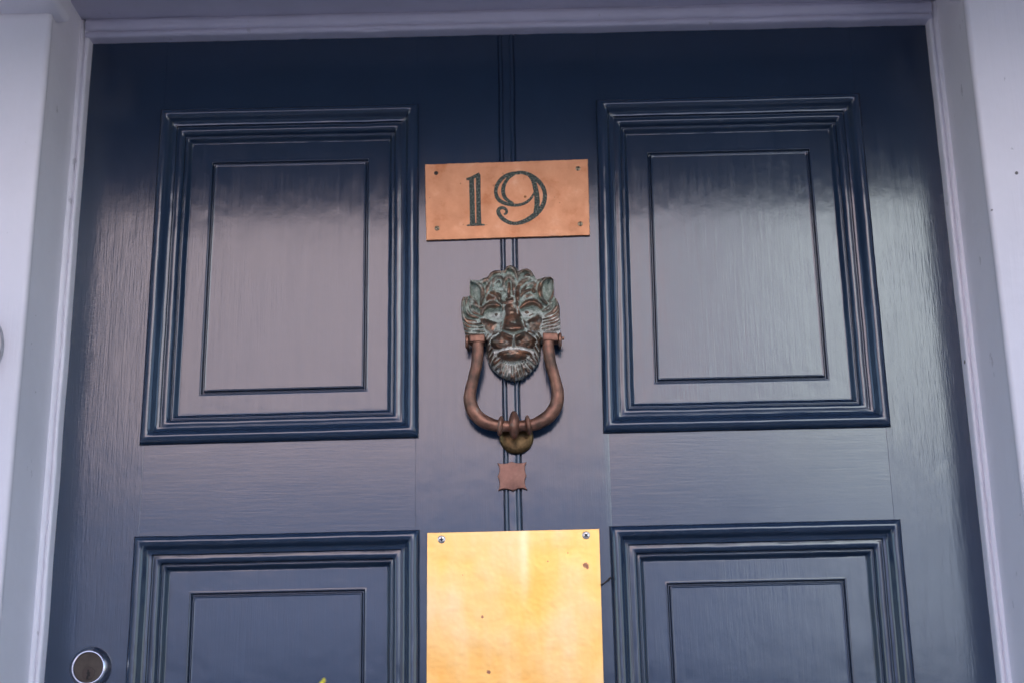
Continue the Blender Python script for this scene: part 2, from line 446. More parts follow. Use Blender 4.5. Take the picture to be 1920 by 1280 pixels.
# ------------------------------------------------------------------ the door
door = empty('front_door', (0, 0, .17), 'dark slate blue panelled front door in glossy brushed paint', 'door')
P = [  # measured corners of the four mouldings (TL, TR, BR, BL), metres from the top of the door
    [(-.3467, -.0757), (-.0889, -.0755), (-.0881, -.4136), (-.3478, -.4158)],
    [(.0864, -.0754), (.3480, -.0743), (.3484, -.4118), (.0825, -.4127)],
    [(-.3477, -.5004), (-.0868, -.4988), (-.0850, -1.010), (-.3468, -1.010)],
    [(.0852, -.4986), (.3490, -.4970), (.3486, -1.010), (.0872, -1.010)]]
XO, XI = .3476, .0868
YB = .044
def leaf(name, lo, hi, mat, ax):
    o = box(name, lo, hi, mat, door, .0006, 2); return o
zt, zb = ZT+.028, .175
E2 = .004     # rails reach slightly under the mouldings
for s in (-1, 1):
    x0, x1 = sorted((s*(XO-E2), s*(W+.012)))
    leaf('stile', (x0, 0, zb), (x1, YB, zt), PAINT_V, 2)
    x0, x1 = sorted((s*(XI-E2), s*(XO-E2+.002)))
    for za, zc in ((-.0755-E2+.001, .028), (-.4985-E2, -.4135+E2), (-1.30, -1.010+E2), (-(ZT-.175), -1.75)):
        leaf('rail', (x0, 0.0003, ZT+za), (x1, YB, ZT+zc), PAINT_H, 0)
    leaf('panel_board', (x0, .020, ZT-1.745), (x1, .034, ZT-1.305), PAINT_V, 2)
# centre muntin, in two halves so that the double bead down the middle is a real groove
CX0 = -.0016
bm = bmesh.new()
prof = [(-.0870, 0), (-.0088, 0), (-.0084, -.0001), (-.0082, .0016), (-.0078, .0017), (-.0075, .0003), (-.0068, -.0004), (-.0058, -.0005), (-.0049, -.0001), (-.0045, .0003), (-.0043, .0012), (-.0040, .0012), (-.0038, .0001), (-.0032, 0),
      (.0020, 0), (.0028, .0001), (.0031, .0006), (.0034, .0004), (.0042, -.0005), (.0056, -.0007), (.0066, -.0001), (.0071, .0006), (.0073, .0018), (.0078, .0018), (.0081, .0001), (.0086, 0), (.0870, 0)]
pr = [prof[0]] + chaikin(prof[1:-1], 2) + [prof[-1]]
pr = [(-.0918, YB), (-.0918, .0004), (-.0914, .0003), (-.0900, .0002), (-.080, .0001), (-.0125, .0001), (-.0115, .0001)] + pr[1:-1] + [(.0115, .0001), (.0125, .0001), (.080, .0001), (.0870, .0002), (.0880, .0003), (.0884, .0004), (.0884, YB)]
n = 420; rows = []
for k in range(n+1):
    z = .175 + (zt-.175)*k/n; row = []
    for i, (x, y) in enumerate(pr):
        dx = dy = 0
        if abs(x) < .0115:
            q = Vector((0, 2, z*22)); dx = noise.noise(q)*.0004+noise.noise(q*5+Vector((x*90, 0, 0)))*.00018; dy = noise.noise(q*4+Vector((x*150, 4, 0)))*.00022
        cx = CX0 if abs(x) < .0115 else 0
        row.append(bm.verts.new((x+cx+dx, y+dy, z)))
    rows.append(row)
for a, b in zip(rows, rows[1:]):
    for k in range(len(pr)-1): bm.faces.new((a[k], a[k+1], b[k+1], b[k]))
from_bm('muntin', bm, PAINT_V, door, 50)

PROF = [(0, -.6), (.1, 1.2), (.7, 3.6), (2.0, 6.0), (4, 7.8), (6.3, 8.5), (8.6, 8.0), (10.4, 6.4), (11.8, 4.0), (13.2, 1.4), (15.2, .3), (16.8, .1), (17.1, -.1), (17.2, -3.0), (17.5, -3.4), (18.6, -3.3), (20.5, -2.9), (22.5, -3.2), (24, -4.6), (24.8, -6.8), (25.1, -8.6), (25.5, -9.0), (26.6, -8.5), (27.6, -8.9), (28.6, -10.4), (29.6, -12.6), (30.6, -13.9), (31.4, -14)]
PROF_IN = [(31.4, -14.0), (32.4, -14.0), (34, -14.0), (48.6, -14.0), (49.6, -14.0), (50.2, -13.9), (50.8, -13.7), (51.3, -13.9), (51.6, -16.2), (52.3, -17.0), (53.1, -17.0), (53.7, -16.2), (54.0, -13.8), (54.5, -13.5), (55.1, -13.7), (55.6, -13.8), (56.6, -13.8), (58, -13.8), (70, -13.8)]
def sweep(quad, prof, jit, step=.006, fill=False):
    """run a profile (mm: inset, height) round a quad with mitred corners"""
    Q = [Vector((x, 0, z+ZT)) for x, z in quad]     # TL TR BR BL
    n = 4; inw = []; dirs = [(Q[(i+1) % 4]-Q[i]).normalized() for i in range(4)]
    for i in range(4):
        d0, d1 = dirs[i-1], dirs[i]
        n0 = Vector((d0.z, 0, -d0.x)); n1 = Vector((d1.z, 0, -d1.x))      # clockwise quad seen from the front: inward normals
        m = (n0+n1).normalized(); inw.append(m/ m.dot(n1))
    bm = bmesh.new(); rings = []
    cnt = [max(8, int((Q[(i+1) % 4]-Q[i]).length/step)) for i in range(4)]
    for pi, (u, h) in enumerate(prof):
        C = [Q[i]+inw[i]*u*MM for i in range(4)]; ring = []
        for i in range(4):
            a, b = C[i], C[(i+1) % 4]
            for k in range(cnt[i]):
                p = a.lerp(b, k/cnt[i])
                e = min(k, cnt[i]-k)/cnt[i]
                d = Vector((0, 0, 0))
                if jit:
                    q = p*34+Vector((i*3.1, u*.03, 0)); q2 = p*140+Vector((i*2, u*.09, 1))
                    d = Vector((noise.noise(q)*.0003+noise.noise(q2)*.0001, noise.noise(q+Vector((4, 4, 4)))*.00028+noise.noise(q2+Vector((7, 1, 2)))*.00016, noise.noise(q+Vector((8, 2, 6)))*.0003+noise.noise(q2+Vector((1, 1, 9)))*.00015))*jit
                p = Vector((p.x, -h*MM, p.z))+d
                ring.append(bm.verts.new(p))
        rings.append(ring)
    L = len(rings[0])
    for a, b in zip(rings, rings[1:]):
        for k in range(L): bm.faces.new((a[k], a[(k+1) % L], b[(k+1) % L], b[k]))
    if fill: bm.faces.new(rings[-1])
    return bm
for qd in P:
    # inner edge of the moulding shares its line with the panel margin, tucked just beneath it
    pin = [PROF_IN[0]] + chaikin(PROF_IN[1:-1], 2) + [PROF_IN[-1]]
    pin = [(28.5, -14.3)] + pin
    p = from_bm('panel', sweep(qd, pin, .35, fill=True), PAINT_V, door, 45)
    p.data.polygons[-1].use_smooth = False
    from_bm('moulding', sweep(qd, chaikin(PROF, 2), 1.0), PAINT_N, p, 60)

# cylinder lock, low on the left stile
LX, LZ = -.3795, ZT-.6170
cl = from_bm('cylinder_lock', lathe_bm([(.0188, -.0002), (.0187, -.0012), (.0178, -.0022), (.0148, -.0078), (.0142, -.0083), (.0136, -.0083), (.0131, -.0076), (.0131, -.005)], 'y', 64, (LX, 0, LZ), (False, False)), CHROME, door, 35)
def disc(name, r, y0, y1, cx, cz, mat, parent, bev=.0003):
    return from_bm(name, lathe_bm([(r, y1), (r, y0+bev), (r-bev, y0), (r*.5, y0), (r*.02, y0)], 'y', 48, (cx, 0, cz)), mat, parent, 30)
disc('cylinder_face', .01305, -.0066, -.002, LX, LZ, DARK_BRASS, cl)
disc('plug', .0058, -.0071, -.0060, LX+.0002, LZ-.0052, simple('plug_brass', (.055, .042, .036), .5, .5), cl)
bm = bmesh.new()
key = [(1.5*a, 1.35*b) for a, b in [(-.0006, .0026), (.0006, .0028), (.0005, .0014), (.0016, .0008), (.0010, -.0002), (.0016, -.0012), (.0004, -.0018), (.0004, -.0034), (-.0010, -.0034), (-.0008, -.0014), (-.0002, -.0004), (-.0010, .0004), (-.0003, .0014)]]
f0 = [bm.verts.new((LX+x, -.00725, LZ-.0056+z)) for x, z in key]; f1 = [bm.verts.new((LX+x, -.0060, LZ-.0056+z)) for x, z in key]
bm.faces.new(f0); bm.faces.new(f1)
for i in range(len(key)): j = (i+1) % len(key); bm.faces.new((f0[i], f0[j], f1[j], f1[i]))
from_bm('keyway', bm, BLACK, cl)

# ------------------------------------------------------------------ plates
def plate(name, quad, t, mat, y0, parent=None, bevel=.0007, jit=.0):
    bm = bmesh.new()
    pts = []
    for i in range(4):
        a, b = Vector((quad[i][0], 0, quad[i][1]+ZT)), Vector((quad[(i+1) % 4][0], 0, quad[(i+1) % 4][1]+ZT))
        n = int((b-a).length/.002)
        for k in range(n):
            p = a.lerp(b, k/n)
            if jit:
                p = p+Vector((noise.noise(p*260), 0, noise.noise(p*260+Vector((5, 5, 5)))))*jit
            pts.append(p)
    c = sum(pts, Vector())/len(pts); rings = []
    for ins, y in ((0, y0), (0, y0-t+bevel), (bevel*.3, y0-t+bevel*.3), (bevel, y0-t)):
        rings.append([bm.verts.new(Vector((p.x, y, p.z))+(c-p).normalized()*ins) for p in pts])
    L = len(pts)
    for a, b in zip(rings, rings[1:]):
        for k in range(L): bm.faces.new((a[k], a[(k+1) % L], b[(k+1) % L], b[k]))
    bm.faces.new(rings[-1]); bm.faces.new(rings[0])
    o = from_bm(name, bm, mat, parent, 30)
    for p in o.data.polygons: p.use_smooth = False
    return o

def screw(name, x, z, y, r, mat, parent, cross=False, ang=0.0, dome=.0008):
    bm = lathe_bm([(r, y+.0012), (r, y-.0001), (r*.93, y-dome*.45), (r*.6, y-dome*.9), (r*.03, y-dome)], 'y', 24, (x, 0, z+ZT))
    o = from_bm(name, bm, mat, parent, 50)
    bm = bmesh.new()
    for a in ([ang, ang+math.pi/2] if cross else [ang]):
        L, wd = (r*.55, r*.17) if cross else (r*.85, r*.16)
        t = bmesh.new(); add_box(t, (-L, -dome*1.06, -wd), (L, -dome*.2, wd))
        if cross and a != ang:
            for v in t.verts: v.co.y -= .00004
        for v in t.verts:
            X, Z = v.co.x, v.co.z
            v.co = Vector((x+X*math.cos(a)-Z*math.sin(a), y+v.co.y, z+ZT+X*math.sin(a)+Z*math.cos(a)))
        me = bpy.data.meshes.new('t'); t.to_mesh(me); t.free(); bm.from_mesh(me); bpy.data.meshes.remove(me)
    from_bm('slot', bm, BLACK, o)
    return o

npl = empty('number_plate', (-.002, 0, ZT-.18), 'copper house number plate engraved with a dark 19 on the upper door', 'number plate')
NQ = [(-.0829, -.1410), (.0768, -.1390), (.0764, -.2180), (-.0814, -.2200)]
plate('plate', NQ, .0026, COPPER, -.0003, npl, .0005, .0004)
NY = -.0029
# the engraving is drawn in a frame 1920 x 1207 over the plate: corners (103,178) (1765,125) (1790,905) (108,945)
_src = np.array([(103, 178), (1765, 125), (1790, 905), (108, 945)], float); _dst = np.array(NQ)
_A = []
for (x, y), (X, Z) in zip(_src, _dst):
    _A += [[x, y, 1, 0, 0, 0, -X*x, -X*y], [0, 0, 0, x, y, 1, -Z*x, -Z*y]]
_H = np.append(np.linalg.solve(np.array(_A), _dst.ravel()), 1).reshape(3, 3)
def pl(x, y):
    q = _H @ np.array([x, y, 1.0]); return q[0]/q[2], q[1]/q[2]
def ribbon(bm, pts, wid, n=60, y=NY, th=.00022):
    """engraved stroke: a closed band following pts with width wid (frame units)"""
    c = catmull([(*p, w) for p, w in zip(pts, wid if hasattr(wid, '__len__') else [wid]*len(pts))], n)
    L, R = [], []
    for i in range(n):
        d = c[min(i+1, n-1)][:2]-c[max(i-1, 0)][:2]; d = d/np.hypot(*d); nn = np.array((-d[1], d[0]))
        e = 1+.10*noise.noise(Vector((c[i][0]*.05, c[i][1]*.05, 2)))
        L.append(pl(*(c[i][:2]+nn*c[i][2]*.57*e))); R.append(pl(*(c[i][:2]-nn*c[i][2]*.57*e)))
    top = [(bm.verts.new((a[0], y-th, a[1]+ZT)), bm.verts.new((b[0], y-th, b[1]+ZT))) for a, b in zip(L, R)]
    bot = [(bm.verts.new((a[0], y+.0003, a[1]+ZT)), bm.verts.new((b[0], y+.0003, b[1]+ZT))) for a, b in zip(L, R)]
    for i in range(n-1):
        bm.faces.new((top[i][0], top[i+1][0], top[i+1][1], top[i][1]))
        bm.faces.new((bot[i][0], top[i][0], top[i+1][0], bot[i+1][0])); bm.faces.new((bot[i][1], top[i][1], top[i+1][1], bot[i+1][1]))
    for i in (0, n-1): bm.faces.new((top[i][0], top[i][1], bot[i][1], bot[i][0]))
bm = bmesh.new()
ribbon(bm, [(573, 322), (574, 480), (576, 640), (578, 786)], [44, 44, 44, 46], 30)
ribbon(bm, [(640, 285), (640, 440), (642, 620), (644, 786)], [42, 42, 42, 44], 30, th=.00024)
ribbon(bm, [(520, 328), (560, 322), (610, 298), (655, 272)], [20, 26, 30, 22], 16, th=.00028)
ribbon(bm, [(520, 800), (575, 792), (645, 790), (704, 796)], [10, 22, 22, 10], 16, th=.00028)
ribbon(bm, [(598, 420), (600, 560), (603, 700), (606, 780)], [5, 5, 5, 5], 12, th=.00019)
from_bm('numeral', bm, ENAMEL, npl)
bm = bmesh.new()
ribbon(bm, [(1065, 266), (985, 272), (900, 308), (842, 372), (818, 445), (832, 515), (880, 562), (960, 588), (1040, 594), (1120, 572), (1178, 525), (1214, 460)], [24, 30, 34, 34, 32, 34, 34, 30, 26, 26, 24, 12], 90)
ribbon(bm, [(1010, 282), (945, 322), (905, 385), (893, 445), (905, 505), (945, 548), (1000, 572)], [14, 26, 34, 36, 34, 28, 12], 50, th=.00024)
ribbon(bm, [(1020, 264), (1090, 262), (1170, 288), (1245, 340), (1300, 410), (1322, 490), (1308, 580), (1262, 655), (1195, 712), (1110, 760), (1020, 782), (945, 768), (880, 725), (846, 675), (848, 636), (886, 620), (922, 640), (926, 672), (900, 690)], [24, 30, 36, 38, 38, 38, 40, 44, 46, 40, 30, 34, 36, 36, 32, 28, 26, 24, 14], 150, th=.00026)
ribbon(bm, [(1150, 288), (1200, 345), (1226, 430), (1240, 520), (1238, 610), (1212, 690)], [16, 36, 46, 48, 46, 24], 50, th=.00028)
from_bm('numeral', bm, ENAMEL, npl)
for (x, y), dark in (((215, 265), 1), ((1663, 222), 0), ((218, 825), 0), ((1688, 790), 0)):
    X, Z = pl(x, y); screw('screw', X, Z, NY+.0003, .0022 if dark else .0026, DARK_BRASS if dark else SCREW_OLD, npl, False, .3+x*.01)
X, Z = pl(1118, 508)
from_bm('stain', lathe_bm([(.0013, NY), (.0012, NY-.0002), (.0001, NY-.00024)], 'y', 14, (X, 0, Z+ZT)), simple('stain_brown', (.26, .11, .03), .6, .3), npl)

bp = empty('blank_plate', (-.002, 0, ZT-.57), 'blank shiny brass plate fixed with two cross-head screws below the knocker', 'plate')
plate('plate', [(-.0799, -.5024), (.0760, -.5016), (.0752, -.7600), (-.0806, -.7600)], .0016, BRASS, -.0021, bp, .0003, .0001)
BY = -.0037
screw('screw', -.0669, -.5086, BY, .0036, STEEL, bp, True, .15); screw('screw', .0640, -.5072, BY, .0036, STEEL, bp, True, .75)
SPOT = simple('rusty_spot', (.50, .22, .12), .6, .35, 500, .3)
for k, (x, z, r) in enumerate(((.0632, -.5345, .0026), (-.0305, -.5785, .0013), (-.0255, -.6265, .0018), (.0290, -.5300, .0007), (-.048, -.541, .0006), (.047, -.523, .0006))):
    bm = lathe_bm([(r, BY+.0002), (r, BY-.00002), (r*.5, BY-.00006), (r*.05, BY-.00007)], 'y', 18, (x, 0, z+ZT))
    for v in bm.verts:
        d = Vector((v.co.x-x, 0, v.co.z-z-ZT)); v.co += d*noise.noise(v.co*700)*.6
    from_bm('corrosion_spot', bm, SPOT, bp)

# small shield-shaped plate between the knocker and the brass plate
SH = [(-.0138, .0126), (-.0072, .0117), (-.0010, .0136), (.0055, .0119), (.0128, .0128), (.0112, .0068), (.0126, .0004), (.0110, -.0062), (.0132, -.0128), (.0062, -.0114), (.0000, -.0138), (-.0066, -.0116), (-.0134, -.0130), (-.0121, -.0064), (-.0138, .0000), (-.0120, .0062)]
pts = []
for i in range(0, 16, 2):        # a scallop between each pair of points
    a, b, c = Vector(SH[i]), Vector(SH[i+1]), Vector(SH[(i+2) % 16])
    for k in range(8):
        t = k/8; pts.append(a*(1-t)**2+(b*2-(a+c)*.5)*2*t*(1-t)+c*t*t)
bm = bmesh.new(); rings = []
for s, y in ((1.0, -.0002), (1.0, -.0030), (.975, -.0036), (.93, -.0038)):
    rings.append([bm.verts.new((CX0+p.x*s, y-(noise.noise(Vector((p.x*200, p.y*200, 0)))*.0003 if y < -.002 else 0), ZT-.4516+p.y*s)) for p in pts])
for a, b in zip(rings, rings[1:]):
    for k in range(len(pts)): bm.faces.new((a[k], a[(k+1) % len(pts)], b[(k+1) % len(pts)], b[k]))
bm.faces.new(rings[-1]); bm.faces.new(rings[0])
sh = from_bm('shield_plate', bm, simple('reddish_copper', (.30, .15, .11), .55, .6, 120, .2, .0003), None, 35)
tag(sh, 'small copper plate with scalloped sides between knocker and brass plate', 'plate')

# ------------------------------------------------------------------ lion-head door knocker
dk = empty('door_knocker', (0, 0, ZT-.33), 'weathered bronze lion head knocker with green patina and hanging ring', 'door knocker')
KX, KZ = .0000953, .0000993           # metres per drawing unit (drawing 1280 x 1280)
LIFT = .31                            # the face leans outwards towards the brow as it was drawn from below
ST = 4
gx = np.arange(100, 1160, ST); gy = np.arange(60, 1262, ST)
X, Y = np.meshgrid(gx.astype(float), gy.astype(float))
# silhouette
SIL = [(620, 80), (585, 92), (560, 135), (520, 128), (470, 128), (425, 150), (395, 195), (345, 208), (305, 228), (262, 224), (222, 218), (212, 250), (212, 330), (212, 378), (185, 388), (150, 388), (130, 425), (126, 500), (132, 590), (148, 680), (168, 768), (200, 840), (368, 862), (372, 960), (392, 1040), (430, 1110), (500, 1170), (580, 1208), (665, 1226), (740, 1196), (830, 1130), (893, 1050), (914, 985), (920, 860), (1110, 850), (1112, 740), (1116, 600), (1112, 500), (1092, 440), (1058, 400), (1064, 300), (1060, 235), (1030, 206), (985, 206), (930, 218), (885, 232), (868, 190), (836, 140), (795, 118), (750, 122), (715, 140), (690, 110), (660, 88)]
def poly_sdf(X, Y, poly):
    d = np.full(X.shape, 1e9); inside = np.zeros(X.shape, bool); n = len(poly)
    for i in range(n):
        (x1, y1), (x2, y2) = poly[i], poly[(i+1) % n]
        ex, ey = x2-x1, y2-y1; t = np.clip(((X-x1)*ex+(Y-y1)*ey)/(ex*ex+ey*ey), 0, 1)
        d = np.minimum(d, np.hypot(X-x1-t*ex, Y-y1-t*ey))
        c = ((y1 > Y) != (y2 > Y)) & (X < (x2-x1)*(Y-y1)/(y2-y1+1e-12)+x1); inside ^= c
    return np.where(inside, d, -d)
sd_ = poly_sdf(X, Y, SIL)
H = 5.5+12.5*np.exp(-(((X-642)/285)**2+((Y-640)/400)**2)**1.5) + 5*np.exp(-((X-645)/250)**4-((Y-1040)/200)**4)
def swell(cx, cy, rx, ry, h, p=3.0, ang=0.0):
    """raise (or sink) a rounded patch of the face by h millimetres"""
    global H
    c, s = math.cos(math.radians(ang)), math.sin(math.radians(ang))
    d = np.hypot(((X-cx)*c+(Y-cy)*s)/rx, (-(X-cx)*s+(Y-cy)*c)/ry)
    H = H+h*np.exp(-.7*d**p)
def along(pts, wid, n=26):
    """distance to a curve in half-widths, and the position along it"""
    m = len(pts); wid = wid if hasattr(wid, '__len__') else [wid]*m
    c = catmull([(p[0], p[1], w_) for p, w_ in zip(pts, wid)], n); D = np.full(X.shape, 99.0); T = np.zeros(X.shape)
    for k, (a, b) in enumerate(zip(c, c[1:])):
        ex, ey = b[0]-a[0], b[1]-a[1]; t = np.clip(((X-a[0])*ex+(Y-a[1])*ey)/(ex*ex+ey*ey+1e-9), 0, 1)
        d = np.hypot(X-a[0]-t*ex, Y-a[1]-t*ey)/(a[2]+(b[2]-a[2])*t)
        T = np.where(d < D, (k+t)/(n-1), T); D = np.minimum(D, d)
    return D, T
def fold(pts, wid, h, p=3.0):
    global H
    D, T = along(pts, wid); H = H+h*np.exp(-.7*D**p)
def carve(pts, wid, depth):
    global H
    D, T = along(pts, wid); H = H-depth*np.exp(-D*D*1.3)
HAIR = np.full(X.shape, -3.0)
def lock(pts, wid, h):
    """a lock of hair: domed, with a few strands scored along it; locks overlap by height"""
    global HAIR
    D, T = along(pts, wid); hh = h if not hasattr(h, '__len__') else np.interp(T, np.linspace(0, 1, len(h)), h)
    f = hh*np.sqrt(np.clip(1-D*D, 0, 1))-np.where(D > 1, 3*(D-1)*4, 0)
    HAIR = np.maximum(HAIR, np.where(D < 1.6, f, -3))
# --- face
swell(620, 390, 70, 120, 2.5, 2.5)
swell(432, 408, 96, 66, 4.2, 3.5, -12); swell(815, 398, 108, 68, 4.2, 3.5, 10)            # brow domes
swell(478, 585, 84, 50, -5.0, 3, -8); swell(785, 572, 90, 50, -5.0, 3, 8)                 # sockets
fold([(334, 566), (350, 518), (410, 486), (470, 482), (512, 490)], [18, 28, 28, 26, 14], 5.6)
fold([(728, 512), (765, 482), (840, 462), (900, 478), (930, 512)], [14, 26, 28, 28, 18], 5.6)
fold([(432, 352), (495, 376), (522, 440), (562, 462)], [14, 18, 18, 12], 3.0, 2.5)
fold([(840, 330), (752, 352), (705, 412), (688, 472)], [14, 20, 20, 14], 3.4, 2.5)
fold([(534, 443), (541, 514), (534, 590)], [9, 12, 12], 2.6, 2.5); fold([(706, 445), (703, 514), (716, 585)], [9, 12, 12], 2.6, 2.5)
swell(484, 580, 50, 29, 3.0, 2.5, -8); swell(783, 566, 52, 29, 3.0, 2.5, 8)               # eyeballs, lids, pupils
fold([(430, 602), (480, 614), (532, 600)], [7, 8, 7], 1.3); fold([(730, 590), (785, 602), (842, 578)], [7, 8, 7], 1.3)
carve([(420, 552), (470, 541), (520, 545)], 10, 2.0); carve([(738, 538), (785, 530), (850, 540)], 10, 2.0)
swell(481, 578, 16, 14, 1.0, 3); swell(781, 562, 18, 14, 1.0, 3); carve([(479, 578), (485, 578)], 7, 1.8); carve([(777, 562), (787, 562)], 7, 1.8)
D, T = along([(627, 470), (632, 560), (640, 650), (644, 705)], [62, 72, 92, 112])             # nose
H = H+(3.4+9.0*T)*np.exp(-.7*D**5)
swell(645, 700, 104, 30, 2.4, 4)
carve([(545, 735), (590, 752), (640, 768), (695, 752), (748, 735)], [11, 16, 22, 16, 11], 7.5)
carve([(545, 640), (536, 700), (520, 740)], [10, 13, 12], 2.2); carve([(735, 640), (752, 700), (770, 740)], [10, 13, 12], 2.2)
swell(388, 668, 76, 60, 3.8, 3, 20); swell(862, 656, 84, 74, 4.2, 3, -12)                  # cheeks
swell(512, 834, 136, 82, 9.5, 2.6, 6); swell(764, 826, 116, 86, 9.5, 2.6, -8)                   # muzzle
carve([(648, 775), (648, 830), (648, 890)], [12, 13, 20], 5.0)
for dx in (-1, 1):
    for q in range(4):
        carve([(648+dx*50, 838+q*15), (648+dx*105, 858+q*13), (648+dx*165, 850+q*8)], 4, .7)
        carve([(648+dx*(150+q*16), 760+q*6), (648+dx*(190+q*14), 800+q*8)], 5, .9)
fold([(480, 990), (515, 950), (579, 922), (651, 911), (735, 930), (800, 955), (835, 995)], [12, 14, 15, 15, 15, 14, 12], 1.5, 2.5)
carve([(455, 925), (560, 915), (651, 893), (740, 915), (845, 930)], 11, 2.2)
swell(645, 975, 124, 52, 8.5, 2.6)
carve([(520, 1040), (645, 1052), (775, 1040)], [16, 20, 16], 2.4)
# --- hair: crown curls
for pts, wd, h in (
    ([(462, 338), (448, 280), (466, 222), (515, 204), (552, 240), (545, 292), (510, 300)], [24, 30, 32, 32, 28, 24, 12], [3, 5, 6, 6.5, 6, 5, 3.5]),
    ([(530, 330), (500, 300), (492, 250)], [26, 30, 22], [3, 4.5, 4]),
    ([(396, 262), (408, 204), (446, 156), (500, 142), (545, 168)], [22, 28, 32, 30, 18], [3, 5, 6, 6, 4]),
    ([(560, 190), (566, 128), (612, 94), (660, 118), (688, 190), (700, 262)], [26, 32, 34, 34, 30, 20], [4, 6, 7, 7, 6, 4]),
    ([(570, 330), (552, 262), (585, 208), (634, 214), (660, 275), (662, 370)], [22, 30, 34, 34, 32, 24], [3.5, 5.5, 6.5, 6.5, 5.5, 3]),
    ([(608, 400), (605, 330), (612, 268)], [20, 26, 22], [2, 4, 4.5]),
    ([(712, 236), (712, 165), (755, 124), (812, 132), (850, 190)], [22, 28, 32, 30, 18], [3.5, 5.5, 6, 6, 4]),
    ([(694, 440), (690, 350), (728, 272), (795, 228), (862, 232)], [22, 30, 34, 34, 20], [2.5, 5, 6.5, 6, 4]),
    ([(735, 340), (785, 290), (860, 262), (880, 285)], [18, 26, 28, 18], [3, 5, 5, 3.5]),
    ([(860, 345), (882, 275), (945, 225)], [26, 34, 22], [4, 5, 3.5]),
    ([(322, 292), (345, 240), (392, 222)], [24, 32, 20], [3.5, 5, 4]),
    ([(372, 345), (405, 290), (430, 240)], [26, 32, 22], [3, 5, 4.5]),
    ([(765, 205), (800, 180), (835, 205)], [16, 18, 12], [5, 6.5, 5]), ([(480, 262), (505, 240), (525, 262)], [13, 15, 10], [6, 7, 5.5]),
    # side mane, left then right
    ([(155, 396), (138, 440), (139, 541), (177, 622), (275, 640)], [16, 20, 24, 24, 14], [4, 5, 5.5, 5, 3]),
    ([(186, 405), (178, 487), (206, 568), (292, 602)], [16, 22, 24, 14], [4, 5.5, 5.5, 3]),
    ([(222, 430), (218, 490), (250, 548), (312, 572)], [16, 22, 22, 12], [4, 5.5, 5, 3]),
    ([(232, 410), (270, 470), (318, 510)], [22, 32, 18], [4, 6, 3]),
    ([(145, 600), (200, 655), (285, 668), (330, 662)], [14, 18, 18, 10], [4, 5, 4.5, 2.5]),
    ([(150, 655), (205, 690), (280, 700), (340, 696)], [14, 17, 16, 10], [4, 5, 4.5, 2.5]),
    ([(158, 708), (220, 728), (300, 728), (356, 735)], [14, 18, 16, 10], [4, 5, 4.5, 2.5]),
    ([(170, 750), (260, 756), (350, 765)], [14, 15, 10], [4, 5, 3]),
    ([(1086, 428), (1090, 500), (1045, 560), (968, 600)], [18, 26, 28, 14], [4, 6, 6, 3]),
    ([(1030, 470), (1000, 520), (945, 548)], [22, 26, 14], [4.5, 5.5, 3]),
    ([(1108, 520), (1090, 575), (1030, 612), (950, 632)], [14, 18, 18, 10], [4, 5, 5, 3]),
    ([(1112, 575), (1080, 622), (1015, 648), (948, 662)], [12, 16, 16, 10], [4, 5, 5, 3]),
    ([(1114, 625), (1060, 664), (990, 680), (940, 694)], [12, 16, 15, 10], [4, 5, 5, 3]),
    ([(1114, 672), (1050, 702), (985, 712), (935, 722)], [12, 16, 15, 10], [4, 5, 5, 3]),
    ([(1114, 720), (1040, 735), (960, 745)], [12, 15, 10], [4, 5, 3])):
    lock(pts, wd, h)
# beard and jaw locks
for k in range(13):
    u = (k-6)/6; x0 = 645+u*135; x1 = 650+u*228; y1 = 1222-150*abs(u)**2.0; y0 = 1056-46*u*u
    b = 9*math.sin(k*2.3)
    lock([(x0, y0), (x0*.6+x1*.4+b, y0*.55+y1*.45), (x0*.25+x1*.75-b*.6, y0*.2+y1*.8), (x1, y1)], [9, 15, 16, 9], [2.5, 4.0, 4.4, 3.2])
for dx in (-1, 1):
    for a0, b0, a1, b1 in ((252, 770, 268, 850), (232, 800, 268, 905), (236, 870, 262, 960), (214, 905, 254, 1005), (196, 950, 240, 1050), (170, 990, 222, 1085)):
        lock([(645+dx*a0, b0), (645+dx*((a0+a1)/2+8), (b0+b1)/2), (645+dx*a1, b1)], [11, 16, 9], [2.5, 3.8, 3])
# ears stand over the hair
def ear(rim_in, rim_out, cav, cd):
    for pts, wd, h in (rim_in, rim_out): lock(pts, wd, h)
    carve(*cav[:2], cd)
ear(([(220, 224), (285, 250), (332, 302), (342, 378), (324, 470)], [14, 24, 28, 26, 16], [5, 7, 8, 7.5, 5]), ([(219, 228), (214, 300), (216, 372), (244, 430)], [8, 12, 15, 16], [5, 5.5, 5.5, 4]), ([(238, 270), (262, 335), (275, 405)], [16, 34, 24]), 3)
ear(([(1040, 214), (975, 222), (928, 280), (918, 350), (940, 430), (985, 478)], [14, 22, 28, 28, 24, 16], [5, 7, 8, 8, 7, 4.5]), ([(1046, 222), (1056, 300), (1050, 380), (1012, 450)], [8, 12, 14, 14], [5, 5.5, 5.5, 4.5]), ([(1005, 260), (992, 330), (996, 410)], [18, 36, 26]), 3)
inhair = HAIR > -2.9
H = H+np.where(HAIR > -3, HAIR, 0)*np.clip((HAIR+3)/3, 0, 1)
